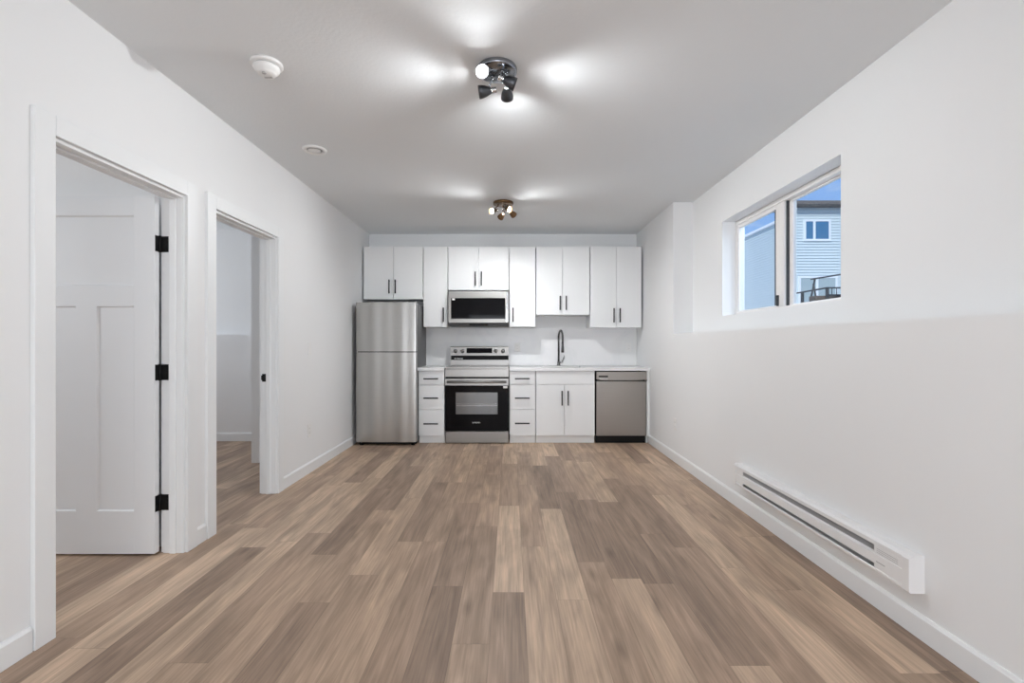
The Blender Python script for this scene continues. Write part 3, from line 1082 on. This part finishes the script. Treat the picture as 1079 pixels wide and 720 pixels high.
hin = 0.075
ya, yb_ = hy0 + 0.055, hy1 - 0.055
make('back_plate', hprof(MB(), [(0, hzb + .004), (.004, hzb + .004), (.004, hzt - .002), (0, hzt - .002)], hy0 + .003, hy1 - .003), 'heater', ht)
make('top_hood', hprof(MB(), [(.0045, hzt - .001), (.046, hzt - .001), (.060, hzt - .012), (.060, hzt - .030), (.057, hzt - .030), (.057, hzt - .014), (.045, hzt - .005), (.0045, hzt - .005)], ya - .02, yb_ + .02), 'heater', ht)
make('front_panel', hprof(MB(), [(.058, hzb + .042), (.062, hzb + .040), (.062, hzt - .068), (.050, hzt - .060), (.049, hzt - .063), (.058, hzt - .072)], ya - .02, yb_ + .02), 'heater', ht)
make('bottom_lip', hprof(MB(), [(.0045, hzb + .001), (.058, hzb + .001), (.062, hzb + .006), (.062, hzb + .016), (.058, hzb + .020), (.057, hzb + .016), (.057, hzb + .006), (.0045, hzb + .005)], ya - .02, yb_ + .02), 'heater', ht)
fm = MB()
y = ya + .16
while y < yb_ - .02:
    fm.box(HX - .052, HX - .010, y, y + .0012, hzb + .030, hzt - .045)
    y += .012
fm.tube([(HX - .03, ya, hzb + .07), (HX - .03, yb_, hzb + .07)], .008, 10)
fo = make('heating_element', fm, 'fins', ht, 'grey finned heating element')
make('shadow_liner', hprof(MB(), [(.0042, hzb + .006), (.0052, hzb + .006), (.0052, hzt - .006), (.0042, hzt - .006)], ya, yb_), 'fins', ht)
for a, c in ((hy0, ya - .019), (yb_ + .019, hy1)):
    m = MB()
    m.prism([(HX, hzb), (HX - .058, hzb), (HX - .0645, hzb + .006), (HX - .0645, hzt - .012), (HX - .048, hzt), (HX, hzt)], 'y', a, c)
    make('end_cap', m, 'heater', ht)
# wiring box section with louvres next to the near end cap
wb = make('louvre_panel', MB().box(HX - .0595, HX - .056, ya - .018, ya + .135, hzt - .0675, hzt - .0305), 'heater', ht)
make('blank_panel', MB().box(HX - .0595, HX - .056, ya - .018, ya + .135, hzb + .0205, hzb + .0395), 'heater', ht)
make('blank_panel', MB().box(HX - .0595, HX - .056, yb_ - .075, yb_ + .019, hzt - .0675, hzt - .0305), 'heater', ht)
make('blank_panel', MB().box(HX - .0595, HX - .056, yb_ - .075, yb_ + .019, hzb + .0205, hzb + .0395), 'heater', ht)
m = MB()
for z_ in (hzt - .058, hzt - .050, hzt - .042):
    m.box(HX - .0602, HX - .0596, ya + .005, ya + .12, z_ - .0008, z_ + .0008)
make('louvre', m, 'greyplastic', wb)
make('marking', MB().box(HX - .0626, HX - .0621, ya + .07, ya + .12, hzb + .050, hzb + .0535), 'greyplastic', ht, 'small grey marking')


# ------------------------------------------------------------------ ceiling devices
sx, sy = -1.262, 2.455
sm = thing('smoke_detector', 'round domed white smoke detector nearest the camera on the ceiling', 'smoke detector', (sx, sy, ZC))
make('base_plate', MB().lathe([(0, .0005), (.078, .0005), (.078, .012), (.073, .016), (0, .016)], (sx, sy, ZC), (0, 0, -1), 48), 'whiteplastic', sm)
make('vent_ring', MB().lathe([(0, .016), (.058, .016), (.058, .022), (0, .022)], (sx, sy, ZC), (0, 0, -1), 48), 'greyplastic', sm, 'grey vent slot')
sb = make('dome', MB().lathe([(0, .022), (.063, .022), (.064, .028), (.060, .040), (.051, .047), (.046, .053), (.042, .060), (.020, .063), (0, .063)], (sx, sy, ZC), (0, 0, -1), 48), 'whiteplastic', sm)
make('test_button', MB().lathe([(0, .060), (.011, .060), (.011, .066), (.009, .067), (0, .067)], (sx, sy - .025, ZC), (0, 0, -1), 20), 'greyplastic', sb)
make('grille', MB().box(sx - .02, sx + .02, sy + .012, sy + .016, ZC - .0645, ZC - .0625).box(sx - .02, sx + .02, sy + .021, sy + .025, ZC - .0645, ZC - .0625), 'greyplastic', sb)

vx, vy = -1.464, 3.545
av = thing('ceiling_air_valve', 'small round flat white air vent on the ceiling behind the smoke detector', 'air vent', (vx, vy, ZC))
make('outer_ring', MB().lathe([(.086, .0005), (.086, .006), (.080, .013), (.070, .016), (.060, .012), (.056, .004), (.056, .0005)], (vx, vy, ZC), (0, 0, -1), 48, closed=True), 'whiteplastic', av)
make('throat', MB().lathe([(0, .0008), (.055, .0008), (.055, .0025), (0, .0025)], (vx, vy, ZC), (0, 0, -1), 48), 'greyplastic', av, 'grey throat')
make('centre_disc', MB().lathe([(0, .004), (.030, .004), (.044, .008), (.045, .011), (.040, .014), (.015, .017), (0, .017)], (vx, vy, ZC), (0, 0, -1), 48), 'whiteplastic', av)


def spot_fixture(cx, cy, heads, label, watts, warm, canopy_mat, shade_mat):
    """round canopy with four swivelling spot heads; heads = (dx, dy, dz, axis, slope of the beam)"""
    t = thing('ceiling_spotlight', label, 'ceiling light', (cx, cy, ZC), 'four-head ceiling spotlights')
    make('canopy', MB().lathe([(0, .0005), (.102, .0005), (.104, .004), (.104, .020), (.100, .026), (.094, .028), (0, .028)], (cx, cy, ZC), (0, 0, -1), 56), canopy_mat, t)
    for dx, dy, dz, ax, az in heads:
        ax = Vector(ax).normalized()
        c = Vector((cx + dx, cy + dy, ZC + dz))            # pivot at the back of the cup
        ra = Vector((dx, dy, 0))
        foot = Vector((cx, cy, ZC - .0275)) + ra * 0.62
        am = MB().tube([foot, foot + Vector((0, 0, -.012)), c + Vector((0, 0, .022)), c], .0048, 10)
        am.lathe([(0, 0), (.012, 0), (.012, .006), (0, .006)], foot, (0, 0, -1), 16)
        arm = make('arm', am, canopy_mat, t)
        # cup-shaped shade, open at the front
        sh = MB().lathe([(.016, -.012), (.020, .0), (.028, .018), (.0335, .040), (.0345, .056),
                         (.0325, .056), (.0315, .040), (.026, .019), (.018, .002), (.014, -.010)], c, ax, 32, closed=True)
        so = make('shade', sh, shade_mat, t, 'dark metal cup shade')
        # lamp holder behind the cup: square block with ribs
        hb = MB().lathe([(0, -.040), (.0125, -.040), (.015, -.038), (.015, -.030), (.013, -.029), (.013, -.026), (.015, -.025),
                         (.015, -.018), (.013, -.017), (.0135, -.0125), (0, -.0125)], c, ax, 16)
        make('lamp_holder', hb, 'chrome', so, 'bright lamp holder')
        bl = MB().lathe([(0, .004), (.010, .006), (.0215, .026), (.0225, .033), (.020, .036), (0, .037)], c, ax, 28)
        make('bulb', bl, 'bulb', so, 'lit bulb')
        aim = Vector((ax.x, ax.y, 0)).normalized() + Vector((0, 0, az))
        L = light('bulb_light', 'SPOT', c + ax * .041, aim, watts, warm, spot_size=math.radians(132), spot_blend=1.0, shadow_soft_size=0.012)
    return t


spot_fixture(-0.070, 2.50, [(-.070, -.060, -.062, (-.05, -.90, -.32), -0.80),
                            (.042, -.035, -.082, (.92, .22, -.30), -0.66),
                            (.050, .045, -.085, (.02, .80, -.40), -0.58),
                            (-.045, .050, -.092, (-.98, -.04, -.16), -0.70)],
             'four-head chrome ceiling spotlight nearest the camera', SPOT_W, (0.96, 0.985, 1.0), 'canopy', 'shade')
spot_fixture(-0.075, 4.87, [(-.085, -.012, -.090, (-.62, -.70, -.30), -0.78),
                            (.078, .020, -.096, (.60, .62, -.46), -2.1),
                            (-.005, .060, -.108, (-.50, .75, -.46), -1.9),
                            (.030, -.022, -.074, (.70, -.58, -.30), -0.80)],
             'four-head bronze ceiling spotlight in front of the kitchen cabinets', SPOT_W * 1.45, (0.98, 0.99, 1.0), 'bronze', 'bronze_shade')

# ------------------------------------------------------------------ outside the window
struct('ground', MB().box(XRo + .02, 70, -20, 90, 0.9, 1.22), 'lawn', 'ground outside the window', 'ground')


def siding_strip(m, a, c, z0, z1, plane, axis, lap=0.15):
    """lapped boards on a wall facing -y (axis 'x') or -x (axis 'y')"""
    n = max(1, round((z1 - z0) / lap))
    h = (z1 - z0) / n
    pts = [(plane + .25, z0)]
    for i in range(n):
        pts.append((plane - .050, z0 + i * h))
        pts.append((plane - .002, z0 + (i + 1) * h))
    pts.append((plane + .25, z1))
    m.prism(pts, axis, a, c)
    return m


YH = 25.0
KH = F / YH
hx0 = PX(832, KH)
hs = thing('neighbour_house', 'pale blue sided two-storey house seen through the window', 'house', (18, YH, 1.22))
fm = siding_strip(MB(), hx0, 27.0, 1.22, 8.36, YH, 'x')
make('front_wall', fm, 'siding', hs)
make('corner_board', MB().box(hx0 - .02, hx0 + .09, YH - .03, YH + .10, 1.22, 8.36), 'housetrim', hs)
sw = siding_strip(MB(), YH + .9, 48.0, 1.22, 8.15, 15.5, 'y')
make('side_wall', sw, 'siding', hs)
make('side_eave', MB().box(15.3, 16.5, YH + .9, 48.5, 8.151, 8.30), 'housetrim', hs)
make('eave', MB().prism([(YH - .55, 8.40), (YH - .55, 8.57), (YH + 1.0, 8.75), (YH + 1.0, 8.361), (YH - .5, 8.361)], 'x', hx0 - .35, 28), 'eave', hs, 'dark brown eave')


def house_window(x0, x1, y0, y1, post, label, mat):
    X0, X1, Z0, Z1 = PX(x0, KH), PX(x1, KH), PZ(y1, KH), PZ(y0, KH)
    t = .11
    m = MB()
    yf = YH - .10
    m.box(X0, X0 + t, yf, YH + .02, Z0, Z1)
    m.box(X1 - t, X1, yf, YH + .02, Z0, Z1)
    m.box(X0 + t, X1 - t, yf, YH + .02, Z0, Z0 + t)
    m.box(X0 + t, X1 - t, yf, YH + .02, Z1 - t, Z1)
    p = PX(post, KH)
    m.box(p - .06, p + .06, yf, YH + .02, Z0 + t, Z1 - t)
    o = make('window', m, 'housetrim', hs, label)
    make('pane', MB().box(X0 + t, p - .06, yf + .025, YH - .052, Z0 + t, Z1 - t), mat, o)
    make('pane', MB().box(p + .06, X1 - t, yf + .025, YH - .052, Z0 + t, Z1 - t), mat, o)


house_window(846.0, 874.4, 231.6, 254.4, 857.0, 'upper window with white trim', 'houseglass')
house_window(840.6, 881.5, 291.2, 332, 860.0, 'lower patio window with pale blind', 'blind')

KR = 25.0
YRL = F / KR
rlx = PX(871.6, KR)
zr = PZ(303.4, KR)
zb2 = PZ(311.0, KR)
rl = thing('deck_railing', 'black metal railing in front of the house outside the window', 'railing', (rlx, YRL, 1.22))
make('top_rail', MB().box(rlx, rlx + 4, YRL - .03, YRL + .03, zr - .03, zr + .03).box(rlx - .03, rlx + .03, YRL + .031, YRL + 2.4, zr - .03, zr + .03), 'rail', rl)
make('bottom_rail', MB().box(rlx, rlx + 4, YRL - .03, YRL + .03, zb2 - .03, zb2 + .03), 'rail', rl)
for px_, py_ in ((rlx, YRL), (rlx + 2.0, YRL), (rlx + 4.0, YRL), (rlx + .0, YRL + 1.7)):
    make('post', MB().box(px_ - .05, px_ + .05, py_ - .05 + .0, py_ + .05, 1.22, zr - .031), 'rail', rl)
for i in range(1, 20):
    if i % 10:
        make('baluster', MB().box(rlx + i * .2 - .012, rlx + i * .2 + .012, YRL - .012, YRL + .012, zb2 + .031, zr - .031), 'rail', rl)
make('deck_edge', MB().box(rlx - .45, rlx + 4, YRL + .10, YRL + .5, zb2 - .20, zb2 - .02), 'brownwood', rl, 'brown wooden deck edge')

KS = 23.0
YS = F / KS
hr = thing('stair_handrail', 'slanted dark handrail on splayed posts in front of the house', 'railing', (PX(857, KS), YS, 1.22))
make('rail', MB().tube([(PX(854.5, KS), YS, PZ(294.4, KS)), (PX(866, KS), YS, PZ(292.6, KS)), (PX(886, KS), YS, PZ(289.3, KS)), (PX(905, KS), YS, PZ(286.3, KS))], .035, 8), 'rail', hr)
make('splayed_post', MB().tube([(PX(858.6, KS), YS, PZ(294.3, KS)), (PX(857.0, KS), YS, PZ(303, KS)), (PX(854, KS), YS, PZ(316, KS)), (PX(851, KS), YS, 1.22)], .04, 8), 'rail', hr)
make('splayed_post', MB().tube([(PX(857.0, KS), YS, PZ(299, KS)), (PX(859.8, KS), YS, PZ(314, KS)), (PX(863, KS), YS, 1.22)], .04, 8), 'rail', hr)
make('post', MB().tube([(PX(903, KS), YS, PZ(286.7, KS)), (PX(903, KS), YS, 1.22)], .04, 8), 'rail', hr)
